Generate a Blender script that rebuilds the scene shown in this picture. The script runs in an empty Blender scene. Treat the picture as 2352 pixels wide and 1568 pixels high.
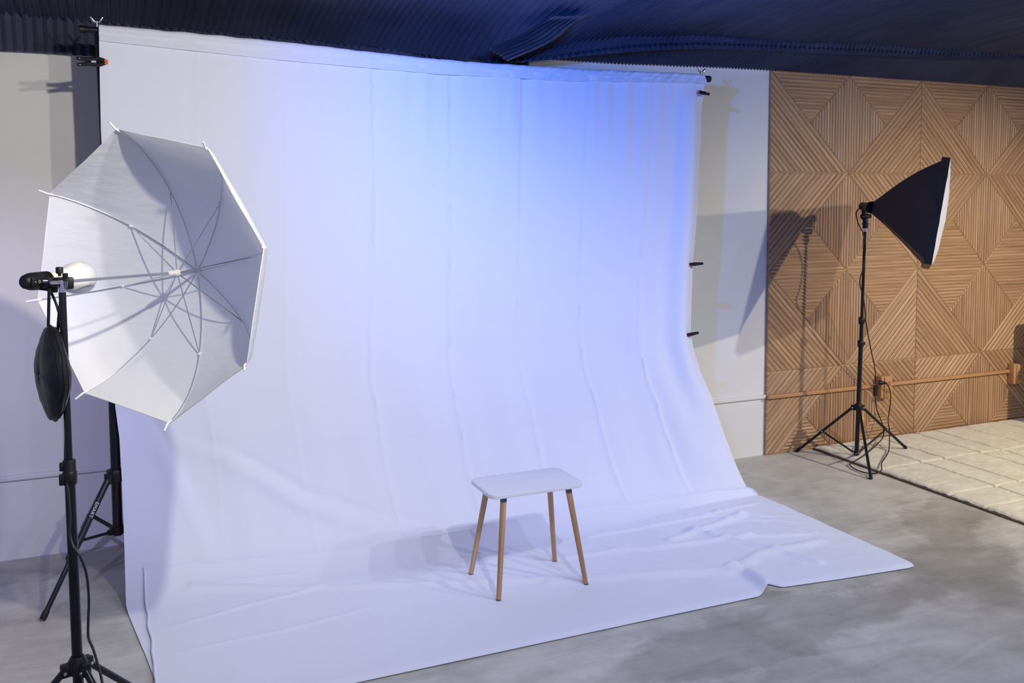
import bpy, bmesh, math, random
from mathutils import Vector, Matrix, noise
random.seed(7)
V = Vector
SC = bpy.context.scene
COL = SC.collection
PI = math.pi

# ------------------------------------------------------------------ camera
F, CX, CY, YAW, PITCH, ROLL = 2089.753, 1210.17, 608.57, 0.412182, 0.068341, -0.003138
CAM = V((-3.4886, -4.4015, 1.5301))
def cam_axes():
    cy, sy, cp, sp = math.cos(YAW), math.sin(YAW), math.cos(PITCH), math.sin(PITCH)
    fwd = V((sy*cp, cy*cp, -sp)); right = V((cy, -sy, 0)); up = right.cross(fwd)
    c, s = math.cos(ROLL), math.sin(ROLL)
    return c*right + s*up, -s*right + c*up, fwd
RT, UP, FW = cam_axes()
cd = bpy.data.cameras.new('camera'); cam = bpy.data.objects.new('camera', cd); COL.objects.link(cam)
M = Matrix((RT, UP, -FW)).transposed().to_4x4(); M.translation = CAM
cam.matrix_world = M
cd.sensor_fit = 'HORIZONTAL'; cd.sensor_width = 36.0; cd.lens = F/2352*36.0
cd.shift_x = -(CX-1176)/2352; cd.shift_y = -(784-CY)/2352
cd.clip_start = 0.05; cd.clip_end = 60
SC.camera = cam

# measuring helpers: where a sight line of the photograph meets a plane of the room
def sight(x, y): return RT*((x-CX)/F) - UP*((y-CY)/F) + FW
def at_depth(x, y, d): return CAM + sight(x, y)*d
def at_y(x, y, Y):
    d = sight(x, y); return CAM + d*((Y-CAM.y)/d.y)
def at_z(x, y, z=0.0):
    d = sight(x, y); return CAM + d*((z-CAM.z)/d.z)

# ------------------------------------------------------------------ small maths
def lerp(a, b, t): return a + (b-a)*t
def sstep(a, b, x):
    t = min(1, max(0, (x-a)/(b-a))) if a != b else float(x > a)
    return t*t*(3-2*t)
def pw(tab, x):
    if x <= tab[0][0]: return tab[0][1]
    for (a, p), (b, q) in zip(tab, tab[1:]):
        if x <= b: return p + (q-p)*(x-a)/(b-a)
    return tab[-1][1]
def spl(pts, n=8):
    P = [V(p) for p in pts]; out = []
    P = [P[0]*2-P[1]] + P + [P[-1]*2-P[-2]]
    for i in range(1, len(P)-2):
        a, b, c, d = P[i-1:i+3]
        for k in range(n):
            t = k/n
            out.append(0.5*((2*b)+(c-a)*t+(2*a-5*b+4*c-d)*t*t+(3*b-a-3*c+d)*t**3))
    out.append(P[-2]); return out
def nz(x, y, z=0.0): return noise.noise(V((x, y, z)))

# ------------------------------------------------------------------ mesh builder
class MB:
    def __init__(s): s.v = []; s.f = []; s.uv = []; s.has_uv = False
    def add(s, vs, fs, uvs=None):
        o = len(s.v); s.v += [V(p) for p in vs]; s.f += [tuple(i+o for i in f) for f in fs]
        if uvs: s.uv += uvs; s.has_uv = True
    def tube(s, pts, r, seg=12, cap=True, flat=None):
        pts = [V(p) for p in pts]; n = len(pts)
        rs = r if isinstance(r, (list, tuple)) else [r]*n
        T = []
        for i in range(n):
            a = pts[max(0, i-1)]; b = pts[min(n-1, i+1)]
            T.append((b-a).normalized() if (b-a).length > 1e-9 else V((0, 0, 1)))
        u = T[0].orthogonal().normalized()
        if flat is not None:
            u = (flat - T[0]*flat.dot(T[0])).normalized()
        vs = []; fs = []
        for i in range(n):
            u = (u - T[i]*u.dot(T[i])).normalized(); w = T[i].cross(u)
            for k in range(seg):
                a = 2*PI*k/seg; ca, sa = math.cos(a), math.sin(a)
                if flat is not None: sa *= 0.25
                vs.append(pts[i]+(u*ca+w*sa)*rs[i])
        for i in range(n-1):
            for k in range(seg):
                k2 = (k+1) % seg
                fs.append((i*seg+k, i*seg+k2, (i+1)*seg+k2, (i+1)*seg+k))
        if cap:
            fs.append(tuple(range(seg-1, -1, -1))); fs.append(tuple((n-1)*seg+k for k in range(seg)))
        s.add(vs, fs); return s
    def cyl(s, a, b, r, r2=None, seg=16): return s.tube([a, b], [r, r if r2 is None else r2], seg)
    def lathe(s, o, d, prof, seg=24, sq=1.0):
        o = V(o); d = V(d).normalized(); u = d.orthogonal().normalized()
        if abs(d.z) < 0.9: u = (V((0, 0, 1))-d*d.z).normalized()
        w = d.cross(u); vs = []; fs = []; n = len(prof)
        for (t, r) in prof:
            for k in range(seg):
                a = 2*PI*k/seg; vs.append(o+d*t+(u*math.cos(a)+w*math.sin(a)*sq)*r)
        for i in range(n-1):
            for k in range(seg):
                k2 = (k+1) % seg; fs.append((i*seg+k, i*seg+k2, (i+1)*seg+k2, (i+1)*seg+k))
        fs.append(tuple(range(seg-1, -1, -1))); fs.append(tuple((n-1)*seg+k for k in range(seg)))
        s.add(vs, fs); return s
    def box(s, c, size, R=None, bev=0.0, seg=2):
        bm = bmesh.new(); bmesh.ops.create_cube(bm, size=1.0)
        for v in bm.verts: v.co = V((v.co.x*size[0], v.co.y*size[1], v.co.z*size[2]))
        if bev > 0: bmesh.ops.bevel(bm, geom=bm.edges[:], offset=bev, segments=seg, affect='EDGES', profile=0.5)
        R = R or Matrix.Identity(3); c = V(c); bm.verts.index_update()
        s.add([c + R @ v.co for v in bm.verts], [[v.index for v in f.verts] for f in bm.faces]); bm.free(); return s
    def prism(s, poly, z0, z1, bev=0.0):
        n = len(poly)
        if bev <= 0:
            vs = [V((x, y, z0)) for x, y in poly]+[V((x, y, z1)) for x, y in poly]; L = 2
        else:
            cx = sum(p[0] for p in poly)/n; cy = sum(p[1] for p in poly)/n
            def sh(d): return [(x-d*(1 if x > cx else -1), y-d*(1 if y > cy else -1)) for x, y in poly]
            vs = []
            for d, z in ((bev, z0), (bev*.3, z0+bev*.3), (0, z0+bev), (0, z1-bev), (bev*.3, z1-bev*.3), (bev, z1)):
                vs += [V((x, y, z)) for x, y in sh(d)]
            L = 6
        fs = [tuple(range(n-1, -1, -1)), tuple((L-1)*n+k for k in range(n))]
        for l in range(L-1):
            for k in range(n):
                k2 = (k+1) % n; fs.append((l*n+k, l*n+k2, (l+1)*n+k2, (l+1)*n+k))
        s.add(vs, fs); return s
    def grid(s, nu, nv, fn):
        vs = [fn(i/(nu-1), j/(nv-1)) for j in range(nv) for i in range(nu)]
        fs = [(j*nu+i, j*nu+i+1, (j+1)*nu+i+1, (j+1)*nu+i) for j in range(nv-1) for i in range(nu-1)]
        s.add(vs, fs); return s
    def skin(s, nu, nv, fn, th):
        # a closed sheet of cloth: front and back faces th apart, joined round the edge
        P = [[V(fn(i/(nu-1), j/(nv-1))) for i in range(nu)] for j in range(nv)]
        vs = []; fs = []; n = nu*nv
        for sgn in (0, 1):
            for j in range(nv):
                for i in range(nu):
                    du = P[j][min(i+1, nu-1)]-P[j][max(i-1, 0)]; dv = P[min(j+1, nv-1)][i]-P[max(j-1, 0)][i]
                    N = du.cross(dv); N = N.normalized() if N.length > 1e-12 else V((0, 0, 1))
                    vs.append(P[j][i]-N*(th*sgn))
        I = lambda i, j, k=0: k*n+j*nu+i
        for j in range(nv-1):
            for i in range(nu-1):
                fs.append((I(i, j), I(i+1, j), I(i+1, j+1), I(i, j+1)))
                fs.append((I(i, j, 1), I(i, j+1, 1), I(i+1, j+1, 1), I(i+1, j, 1)))
        for i in range(nu-1):
            fs.append((I(i, 0), I(i, 0, 1), I(i+1, 0, 1), I(i+1, 0))); fs.append((I(i, nv-1), I(i+1, nv-1), I(i+1, nv-1, 1), I(i, nv-1, 1)))
        for j in range(nv-1):
            fs.append((I(0, j), I(0, j+1), I(0, j+1, 1), I(0, j, 1))); fs.append((I(nu-1, j), I(nu-1, j, 1), I(nu-1, j+1, 1), I(nu-1, j+1)))
        s.add(vs, fs); return s

def wloc(o):
    p = V(o.location)
    while o.parent: o = o.parent; p += o.location
    return p
def tag(o, label=None, cat=None, group=None, kind=None):
    if label: o['label'] = label
    if cat: o['category'] = cat
    if group: o['group'] = group
    if kind: o['kind'] = kind
    return o
def obj(name, mb, mat, parent=None, org=None, smooth=40, **kw):
    me = bpy.data.meshes.new(name)
    off = (wloc(parent) if parent else V((0, 0, 0))) + (V(org) if org else V((0, 0, 0)))
    me.from_pydata([p-off for p in mb.v], [], mb.f)
    if mb.has_uv:
        uvl = me.uv_layers.new(name='UVMap')
        for i, l in enumerate(me.loops): uvl.data[i].uv = mb.uv[l.vertex_index]
    me.materials.append(mat)
    bm = bmesh.new(); bm.from_mesh(me); bmesh.ops.remove_doubles(bm, verts=bm.verts[:], dist=2e-6); bmesh.ops.recalc_face_normals(bm, faces=bm.faces[:]); bm.to_mesh(me); bm.free()
    if smooth:
        me.polygons.foreach_set('use_smooth', [True]*len(me.polygons)); me.set_sharp_from_angle(angle=math.radians(smooth))
    o = bpy.data.objects.new(name, me); COL.objects.link(o)
    if parent: o.parent = parent
    if org: o.location = V(org)
    return tag(o, **kw)
def thing(name, loc, label, cat, group=None):
    o = bpy.data.objects.new(name, None); COL.objects.link(o); o.location = V(loc); o.empty_display_size = 0.05
    return tag(o, label, cat, group)

# ------------------------------------------------------------------ materials
def mat(name, col, rough=0.5, metal=0.0, **kw):
    m = bpy.data.materials.new(name); m.use_nodes = True
    b = m.node_tree.nodes['Principled BSDF']
    b.inputs['Base Color'].default_value = (*col, 1); b.inputs['Roughness'].default_value = rough; b.inputs['Metallic'].default_value = metal
    for k, v in kw.items(): b.inputs[k.replace('_', ' ')].default_value = v
    return m
class NT:
    def __init__(s, m): s.t = m.node_tree; s.b = s.t.nodes['Principled BSDF']
    def n(s, ty, **kw):
        x = s.t.nodes.new(ty)
        for k, v in kw.items():
            if k.startswith('i_'): x.inputs[k[2:].replace('_', ' ')].default_value = v
            else: setattr(x, k, v)
        return x
    def l(s, a, b): s.t.links.new(a, b)
    def coords(s, kind='Object', scale=(1, 1, 1)):
        tc = s.n('ShaderNodeTexCoord'); mp = s.n('ShaderNodeMapping'); mp.inputs['Scale'].default_value = scale
        s.l(tc.outputs[kind], mp.inputs['Vector']); return mp.outputs['Vector']
    def noise(s, vec, scale, detail=4, rough=0.55, dist=0.0):
        x = s.n('ShaderNodeTexNoise'); x.inputs['Scale'].default_value = scale; x.inputs['Detail'].default_value = detail
        x.inputs['Roughness'].default_value = rough; x.inputs['Distortion'].default_value = dist
        s.l(vec, x.inputs['Vector']); return x.outputs['Fac']
    def ramp(s, fac, stops):
        r = s.n('ShaderNodeValToRGB'); e = r.color_ramp.elements
        while len(e) < len(stops): e.new(0.5)
        for x, (p, c) in zip(e, stops): x.position = p; x.color = (*c, 1)
        s.l(fac, r.inputs['Fac']); return r.outputs['Color']
    def mix(s, fac, a, b, mode='MIX'):
        x = s.n('ShaderNodeMix', data_type='RGBA', blend_type=mode)
        for sock, val in ((x.inputs[0], fac), (x.inputs[6], a), (x.inputs[7], b)):
            if hasattr(val, 'is_linked'): s.l(val, sock)
            else: sock.default_value = val if not isinstance(val, tuple) else (*val, 1)
        return x.outputs[2]
    def bump(s, h, strength, dist):
        b = s.n('ShaderNodeBump'); b.inputs['Strength'].default_value = strength; b.inputs['Distance'].default_value = dist
        s.l(h, b.inputs['Height']); s.l(b.outputs['Normal'], s.b.inputs['Normal'])

def m_paint():
    m = mat('white_wall_paint', (.74, .73, .71), .6); t = NT(m); v = t.coords()
    c = t.ramp(t.noise(v, 1.3, 5), [(.3, (.70, .69, .67)), (.7, (.77, .765, .745))]); t.l(c, t.b.inputs['Base Color'])
    t.bump(t.noise(v, 220, 3), .25, .002); return m
def m_concrete():
    m = mat('concrete', (.3, .3, .3), .55); t = NT(m); v = t.coords()
    a = t.noise(v, 1.1, 7, .62, .6); b = t.noise(v, 5.0, 6, .65, .3); c3 = t.noise(v, 60, 4, .6)
    c = t.ramp(a, [(.30, (.39, .382, .355)), (.46, (.47, .46, .43)), (.62, (.54, .53, .495))])
    c = t.mix(t.ramp(b, [(.35, (0, 0, 0)), (.65, (1, 1, 1))]), c, (.43, .425, .405)) if False else t.mix(.45, c, t.ramp(b, [(.33, (.40, .395, .385)), (.5, (.54, .535, .525)), (.66, (.68, .675, .665))]), 'OVERLAY')
    # brushed streaks left by the trowel
    vs = t.coords(scale=(1.6, 7, 1)); s = t.noise(vs, 1.7, 6, .62, .8)
    c = t.mix(.42, c, t.ramp(s, [(.34, (.36, .36, .36)), (.66, (.66, .66, .66))]), 'OVERLAY')
    # the large darker stain across the foreground floor
    tc = t.n('ShaderNodeTexCoord'); sp = t.n('ShaderNodeSeparateXYZ')
    nd = t.n('ShaderNodeTexNoise'); nd.inputs['Scale'].default_value = 2.2; nd.inputs['Detail'].default_value = 7; nd.inputs['Roughness'].default_value = .62
    t.l(tc.outputs['Object'], nd.inputs['Vector'])
    vm = t.n('ShaderNodeVectorMath', operation='MULTIPLY_ADD'); t.l(nd.outputs['Color'], vm.inputs[0]); vm.inputs[1].default_value = (.75, .75, 0); t.l(tc.outputs['Object'], vm.inputs[2])
    t.l(vm.outputs[0], sp.inputs[0])
    def math_(op, a, b=None, c=None):
        x = t.n('ShaderNodeMath', operation=op)
        for i, q in enumerate((a, b, c)):
            if q is None: continue
            if hasattr(q, 'is_linked'): t.l(q, x.inputs[i])
            else: x.inputs[i].default_value = q
        return x.outputs[0]
    X = math_('SUBTRACT', sp.outputs['X'], .375); Y = math_('SUBTRACT', sp.outputs['Y'], .375)
    def blob(cx, cy, ax, ay, rot):
        dx = math_('SUBTRACT', X, cx); dy = math_('SUBTRACT', Y, cy); c_, s_ = math.cos(rot), math.sin(rot)
        u = math_('ADD', math_('MULTIPLY', dx, c_/ax), math_('MULTIPLY', dy, s_/ax))
        w = math_('ADD', math_('MULTIPLY', dx, -s_/ay), math_('MULTIPLY', dy, c_/ay))
        return math_('ADD', math_('MULTIPLY', u, u), math_('MULTIPLY', w, w))
    d = math_('MINIMUM', blob(-1.35, -1.84, 1.05, .19, .08), blob(-.30, -1.70, .55, .24, .75))
    d = math_('MINIMUM', d, blob(.10, -1.22, .38, .20, .3)); d = math_('MINIMUM', d, blob(-4.1, -.12, .9, .16, .0))
    k = t.ramp(d, [(.55, (1, 1, 1)), (1.0, (0, 0, 0))])
    k2 = math_('MULTIPLY', t.n('ShaderNodeRGBToBW').outputs[0], 1) if False else k
    c = t.mix(k2, c, t.mix(1.0, c, (.74, .735, .72), 'MULTIPLY'))
    c = t.mix(t.ramp(c3, [(.70, (0, 0, 0)), (.78, (.5, .5, .5))]), c, (.2, .2, .19))
    t.l(c, t.b.inputs['Base Color'])
    r = t.ramp(a, [(.3, (.42, .42, .42)), (.7, (.62, .62, .62))]); t.l(r, t.b.inputs['Roughness'])
    t.bump(b, .12, .01); return m
def m_wood(name, base=1.0):
    m = mat(name, (.4, .25, .14), .45); t = NT(m)
    v = t.coords('UV', (1.6, 70, 1)); v2 = t.coords('UV', (1.0, 7, 1)); v3 = t.coords('UV', (5, 260, 1))
    k = base
    c = t.ramp(t.noise(v, 1.0, 5, .6, .4), [(.30, (.29*k, .168*k, .088*k)), (.5, (.42*k, .254*k, .138*k)), (.72, (.56*k, .362*k, .205*k))])
    c = t.mix(.55, c, t.ramp(t.noise(v2, 1.0, 3), [(.3, (.40, .38, .36)), (.7, (.62, .62, .62))]), 'OVERLAY')
    c = t.mix(.35, c, t.ramp(t.noise(v3, 1.0, 2), [(.3, (.30, .28, .26)), (.6, (.6, .6, .6))]), 'OVERLAY')
    t.l(c, t.b.inputs['Base Color']); return m
def m_cloth(name, col=(.80, .80, .82), amp=.25):
    m = mat(name, col, .85, **{'Sheen_Weight': .15}); t = NT(m); v = t.coords()
    t.bump(t.noise(v, 14, 5, .6, .4), amp, .004); return m
def m_rug():
    m = mat('rug_pile', (.7, .66, .53), .95, **{'Sheen_Weight': .3}); t = NT(m); v = t.coords()
    a = t.noise(v, 9, 5, .6, .6); b = t.noise(v, 320, 3, .6)
    vv = t.coords(scale=(1, 3.5, 1)); c2 = t.noise(vv, 16, 5, .65, .8)
    c = t.ramp(a, [(.3, (.68, .64, .50)), (.65, (.84, .80, .66))])
    c = t.mix(.5, c, t.ramp(c2, [(.3, (.36, .35, .33)), (.65, (.62, .62, .62))]), 'OVERLAY')
    c = t.mix(.4, c, t.ramp(b, [(.3, (.3, .3, .3)), (.6, (.6, .6, .6))]), 'OVERLAY')
    # dark tufts show in the carved channels between the blocks
    g = t.n('ShaderNodeSeparateXYZ'); tc = t.n('ShaderNodeTexCoord'); t.l(tc.outputs['UV'], g.inputs[0])
    c = t.mix(g.outputs['X'], c, (.20, .135, .07)); t.l(c, t.b.inputs['Base Color']); t.bump(b, .5, .006); return m
def m_canopy():
    m = bpy.data.materials.new('translucent_nylon'); m.use_nodes = True; nt = m.node_tree; nt.nodes.clear()
    o = nt.nodes.new('ShaderNodeOutputMaterial'); a = nt.nodes.new('ShaderNodeBsdfDiffuse'); b = nt.nodes.new('ShaderNodeBsdfTranslucent'); x = nt.nodes.new('ShaderNodeMixShader')
    g = nt.nodes.new('ShaderNodeBsdfGlossy'); y = nt.nodes.new('ShaderNodeMixShader'); g.inputs['Roughness'].default_value = .45; y.inputs[0].default_value = .05
    a.inputs['Color'].default_value = (.90, .92, .95, 1); b.inputs['Color'].default_value = (.88, .90, .94, 1); x.inputs[0].default_value = .33
    tc = nt.nodes.new('ShaderNodeTexCoord'); n = nt.nodes.new('ShaderNodeTexNoise'); n.inputs['Scale'].default_value = 9; n.inputs['Detail'].default_value = 5
    mp = nt.nodes.new('ShaderNodeMapping'); mp.inputs['Scale'].default_value = (1, 1, 3)
    bp = nt.nodes.new('ShaderNodeBump'); bp.inputs['Strength'].default_value = .35; bp.inputs['Distance'].default_value = .012
    L = nt.links.new; L(tc.outputs['Object'], mp.inputs[0]); L(mp.outputs[0], n.inputs['Vector']); L(n.outputs['Fac'], bp.inputs['Height']); L(bp.outputs[0], a.inputs['Normal']); L(bp.outputs[0], b.inputs['Normal'])
    L(a.outputs[0], x.inputs[1]); L(b.outputs[0], x.inputs[2]); L(x.outputs[0], y.inputs[1]); L(g.outputs[0], y.inputs[2]); L(y.outputs[0], o.inputs['Surface']); return m
def m_pleat():
    m = mat('black_pleated_paper', (.028, .029, .040), .62); t = NT(m); v = t.coords()
    c = t.ramp(t.noise(v, 3, 4), [(.3, (.044, .050, .084)), (.7, (.068, .076, .125))]); t.l(c, t.b.inputs['Base Color']); return m

PAINT, CONCRETE, WOOD = m_paint(), m_concrete(), m_wood('slatted_oak_panel', .95)
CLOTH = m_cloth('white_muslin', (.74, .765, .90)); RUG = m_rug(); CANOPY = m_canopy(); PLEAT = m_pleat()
BLACK = mat('black_plastic', (.010, .010, .012), .45, Specular_IOR_Level=.3); BMETAL = mat('black_lacquered_tube', (.007, .008, .012), .30, .0, Specular_IOR_Level=.4)
BNYLON = mat('black_nylon', (.010, .011, .015), .42, Specular_IOR_Level=.35); BNYLON_T = mat('black_ripstop', (.012, .014, .024), .6, Specular_IOR_Level=.25)
CHROME = mat('chrome', (.75, .76, .78), .18, 1.0); STEEL = mat('brushed_steel', (.55, .56, .58), .35, 1.0)
ORANGE = mat('orange_rubber', (.85, .14, .03), .5); YELLOW = mat('yellow_tag', (.75, .46, .03), .6)
WPLAST = mat('white_plastic', (.80, .80, .80), .35); GLOBE = mat('frosted_globe', (.66, .67, .72), .18, Coat_Weight=.3)
WHITE_TRIM = mat('white_trunking', (.72, .71, .70), .45); TAN = mat('oak_tone_trunking', (.47, .25, .115), .5)
LAMIN = mat('white_laminate', (.77, .79, .88), .35); BARE = mat('grey_cap', (.10, .12, .14), .45)
CORD = mat('black_rubber_cord', (.012, .012, .013), .5); BACKING = mat('brown_rug_backing', (.16, .095, .05), .9)
DIFFUSER = m_cloth('white_diffuser_cloth', (.82, .82, .85), .3); WHITE_INK = mat('white_ink', (.75, .75, .75), .6)
SHEEN = mat('silver_rib', (.62, .64, .67), .3, .9)

# ------------------------------------------------------------------ the room
H = 2.3072            # top of the panelling
C = 0.6               # one pattern cell of the panelling
b = MB(); b.box((0, -2.6, -.05), (15, 8.0, .1)); obj('floor', b, CONCRETE, kind='structure', smooth=0)
b = MB(); b.box((-3.6, .06, 1.25), (7.2, .12, 2.5)); obj('wall_back', b, PAINT, kind='structure', smooth=0)

def clip(poly, nx, ny, d):      # keep nx*x+ny*y <= d
    out = []
    for i in range(len(poly)):
        p, q = poly[i], poly[(i+1) % len(poly)]
        a = nx*p[0]+ny*p[1]-d; c = nx*q[0]+ny*q[1]-d
        if a <= 0: out.append(p)
        if (a < 0 < c) or (c < 0 < a):
            t = a/(a-c); out.append((p[0]+(q[0]-p[0])*t, p[1]+(q[1]-p[1])*t))
    return out
def area(p): return 0.5*sum(p[i][0]*p[(i+1) % len(p)][1]-p[(i+1) % len(p)][0]*p[i][1] for i in range(len(p)))
def clean(p):
    o = []
    for q in p:
        if not o or math.hypot(q[0]-o[-1][0], q[1]-o[-1][1]) > 1e-4: o.append(q)
    if len(o) > 1 and math.hypot(o[0][0]-o[-1][0], o[0][1]-o[-1][1]) < 1e-4: o.pop()
    return o
def inset(p, d):
    p = clean(p)
    if len(p) < 3: return []
    if area(p) < 0: p = p[::-1]
    q = p
    for i in range(len(p)):
        a, c = p[i], p[(i+1) % len(p)]; L = math.hypot(c[0]-a[0], c[1]-a[1])
        nx, ny = (c[1]-a[1])/L, -(c[0]-a[0])/L
        q = clip(q, nx, ny, nx*a[0]+ny*a[1]-d)
        if len(q) < 3: return []
    return clean(q)
r2 = math.sqrt(.5)
REG = [  # triangle of the unit cell, direction across the slats, number of slats, span, direction along
    ([(0, 0), (1, 1), (0, 1)], (-r2, r2), 15, r2),
    ([(0, 0), (1, 0), (.5, .5)], (0, 1), 14, .5),
    ([(1, 0), (1, 1), (.5, .5)], (-1, 0), 14, .5)]
wp = MB(); ncell = 7; Y0 = -.012
for ci in range(ncell):
    for rj in range(4):
        for tri, (nx, ny), cnt, span in REG:
            off0 = -1.0 if nx == -1 else 0.0
            for k in range(cnt):
                a, c = off0+span*k/cnt, off0+span*(k+1)/cnt
                reg = inset(tri, .0022/C)
                p = clip(clip(reg, nx, ny, c-.0018/C), -nx, -ny, -(a+.0018/C))
                if rj == 3: p = clip(p, 0, 1, 2.0) if False else p
                mi, mj = ci % 2, rj % 2
                p = [((1-x) if mi else x, (1-y) if mj else y) for x, y in p]
                dx, dy = (-nx if mi else nx), (-ny if mj else ny)
                p = [((ci+x)*C, H-(rj+y)*C) for x, y in p]; dy = -dy
                p = clip(p, 0, -1, -.004)       # cut at the floor
                p = clean(p)
                if len(p) < 3: continue
                if area(p) < 0: p = p[::-1]
                top = inset(p, .0065)
                if len(top) < 3 or len(top) != len(p):
                    top = inset(p, .002)
                    if len(top) != len(p): continue
                # pair the corners of the two outlines
                best = min(range(len(p)), key=lambda s: sum(math.hypot(p[i][0]-top[(i+s) % len(p)][0], p[i][1]-top[(i+s) % len(p)][1]) for i in range(len(p))))
                top = top[best:]+top[:best]; n = len(p)
                ro = (random.random()*50, random.random()*50); ax, ay = -dy, dx
                vs = [V((x, Y0, z)) for x, z in p]+[V((x, Y0-.0030, z)) for x, z in p]+[V((x, Y0-.0065, z)) for x, z in top]
                uv = [(ro[0]+q.x*ax+q.z*ay, ro[1]+q.x*dx+q.z*dy) for q in vs]
                fs = [tuple(2*n+i for i in range(n))]
                for l in (0, 1):
                    for i in range(n): fs.append((l*n+i, l*n+(i+1) % n, (l+1)*n+(i+1) % n, (l+1)*n+i))
                wp.add(vs, fs, uv)
L = len(wp.v); X1 = ncell*C
bx = [V((x, y, z)) for x in (0, X1) for y in (Y0, .12) for z in (0, 2.5)]
wp.add(bx, [(0, 1, 3, 2), (4, 6, 7, 5), (0, 4, 5, 1), (2, 3, 7, 6), (0, 2, 6, 4), (1, 5, 7, 3)], [(p.x*.3+9, p.z+3) for p in bx])
obj('wall_right', wp, WOOD, kind='structure', smooth=0)

# surface trunking that runs along the walls, and its outlet boxes
b = MB(); b.box((-3.59, -.008, .3605), (7.18, .018, .022), bev=.003); obj('trim_1', b, WHITE_TRIM, kind='structure')
b = MB()
for x0, x1 in ((0, .855), (.953, 2.062), (2.15, 4.2)): b.box(((x0+x1)/2, -.029, .3585), (x1-x0, .018, .022), bev=.003)
obj('trim_2', b, TAN, kind='structure')
def outlet(xc, zc, label):
    t = thing('outlet_box', (xc, -.021, zc), label, 'electrical outlet', 'trunking outlet boxes')
    b = MB(); b.box((xc, -.045, zc), (.094, .05, .138), bev=.004); obj('box_body', b, TAN, t)
    b = MB(); b.box((xc+.006, -.0735, zc), (.060, .007, .128), bev=.002); obj('cover_plate', b, TAN, t)
    b = MB()
    for dz in (.022, -.022):
        b.box((xc+.006, -.0775, zc+dz), (.032, .003, .030), bev=.003)
    obj('socket', b, BARE if False else mat('brown_socket', (.30, .16, .08), .4), t)
    return t
outlet(.905, .352, 'tan outlet box on the slatted wood wall with the black plug in it')
outlet(2.105, .342, 'tan outlet box in shadow at the far right end of the wood wall')

# pleated black paper ceiling
PER = .032
EY = [(-8, -.06), (-2.2, -.06), (-2.0, -.12), (-1.88, -.28), (-1.7, -.33), (3.5, -.35)]
EZ = [(-8, 2.33), (-3.95, 2.315), (-3.5, 2.30), (-2.8, 2.287), (-2.3, 2.272), (-2.0, 2.235), (-1.86, 2.205), (-1.75, 2.225), (-1.62, 2.275), (-1.45, 2.325), (-1.15, 2.375), (-.7, 2.408), (-.2, 2.415), (.5, 2.436), (1.2, 2.445), (3.5, 2.46)]
def ceil_base(x, t):
    ye, ze = pw(EY, x), pw(EZ, x); y = lerp(ye, -4.6, t**1.6)
    droop = math.exp(-((x+1.80)/.16)**2)
    sl = lerp(2.43, 2.50, sstep(-3, 1, x))
    k = 1-math.exp(-(ye-y)/lerp(.38, .30, droop)); z = lerp(ze, sl, k)
    z += .012*nz(x*1.3, y*1.1, 3)
    return y, z
NP = int(8.6/PER); X0C = -5.2
cb = MB(); NT_ = 46; vs = []; fs = []
PLT = ((0, .25), (.66, -.06), (.78, -.27))      # one pleat: shallow face, rolled lip, steep return
ncol = 3*NP+1
for j in range(NT_):
    t = j/(NT_-1)
    for i in range(ncol):
        fr, hh = PLT[i % 3]; x = X0C+(i//3+fr)*PER
        xx = x+.010*nz(x*.9, t*3, 1)+.22*math.exp(-((x+1.62)/.2)**2)*sstep(.0, .35, t)*.5*(1-sstep(.3, .8, t))
        y, z = ceil_base(x, t)
        vs.append(V((xx, y, z+hh*PER*(1+.5*nz(int(x/PER)*1.7, y*2, 9)))))
for j in range(NT_-1):
    for i in range(ncol-1): fs.append((j*ncol+i, j*ncol+i+1, (j+1)*ncol+i+1, (j+1)*ncol+i))
cb.add(vs, fs)
ceiling = obj('ceiling', cb, PLEAT, kind='structure', smooth=20)
def strip(xa, xb, rows, amp=.010, per=PER):
    # a pleated sheet; rows = functions x -> (dx, y, z, displacement direction)
    n = int((xb-xa)/(per/2)); m = MB(); vs = []
    for f in rows:
        for i in range(n+1):
            x = xa+i*per/2; dx, y, z, d = f(x); s = amp*(1 if i % 2 else -1)*(1+.25*nz(x*7, z*3, 5))
            vs.append(V((x+dx, y, z))+V(d)*s)
    w = n+1; fs = [(j*w+i, j*w+i+1, (j+1)*w+i+1, (j+1)*w+i) for j in range(len(rows)-1) for i in range(n)]
    m.add(vs, fs); return m
# valance hanging down the white wall on the left, in two tiers
rows = [lambda x: (0, -.05, pw(EZ, x)+.020, (0, 1, 0)), lambda x: (0, -.042, pw(EZ, x)-.05, (0, 1, 0)), lambda x: (.002, -.034, 2.195+.006*nz(x*3, 0), (0, 1, 0)), lambda x: (.003, -.030, 2.163+.006*nz(x*3, 0), (0, 1, 0))]
obj('pleated_valance', strip(-5.2, -1.55, rows, .0125, .0385), PLEAT, ceiling, smooth=20)
# the drooping flap that hangs off the front sheet
FB = [(-1.86, 2.185), (-1.75, 2.19), (-1.6, 2.205), (-1.45, 2.232), (-1.3, 2.262), (-1.1, 2.295), (-.7, 2.335), (-.2, 2.352), (.5, 2.372), (1.1, 2.388), (1.7, 2.425), (3.3, 2.452)]
def flap(t):
    def f(x):
        zt, zb = pw(EZ, x)+.020, pw(FB, x); ye = pw(EY, x)
        return (-.02*t+.012*math.sin(x*9)*t - .10*(1-sstep(-1.7, -1.0, x))*t, ye+.010+.03*math.sin(t*PI*.75)-.01*t, lerp(zt, zb, t), (.25, 1-.5*t, .5*(1-t)))
    return f
obj('drooping_flap', strip(-1.86, 3.3, [flap(k/5) for k in range(6)], .0105), PLEAT, ceiling, smooth=20)
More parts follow.
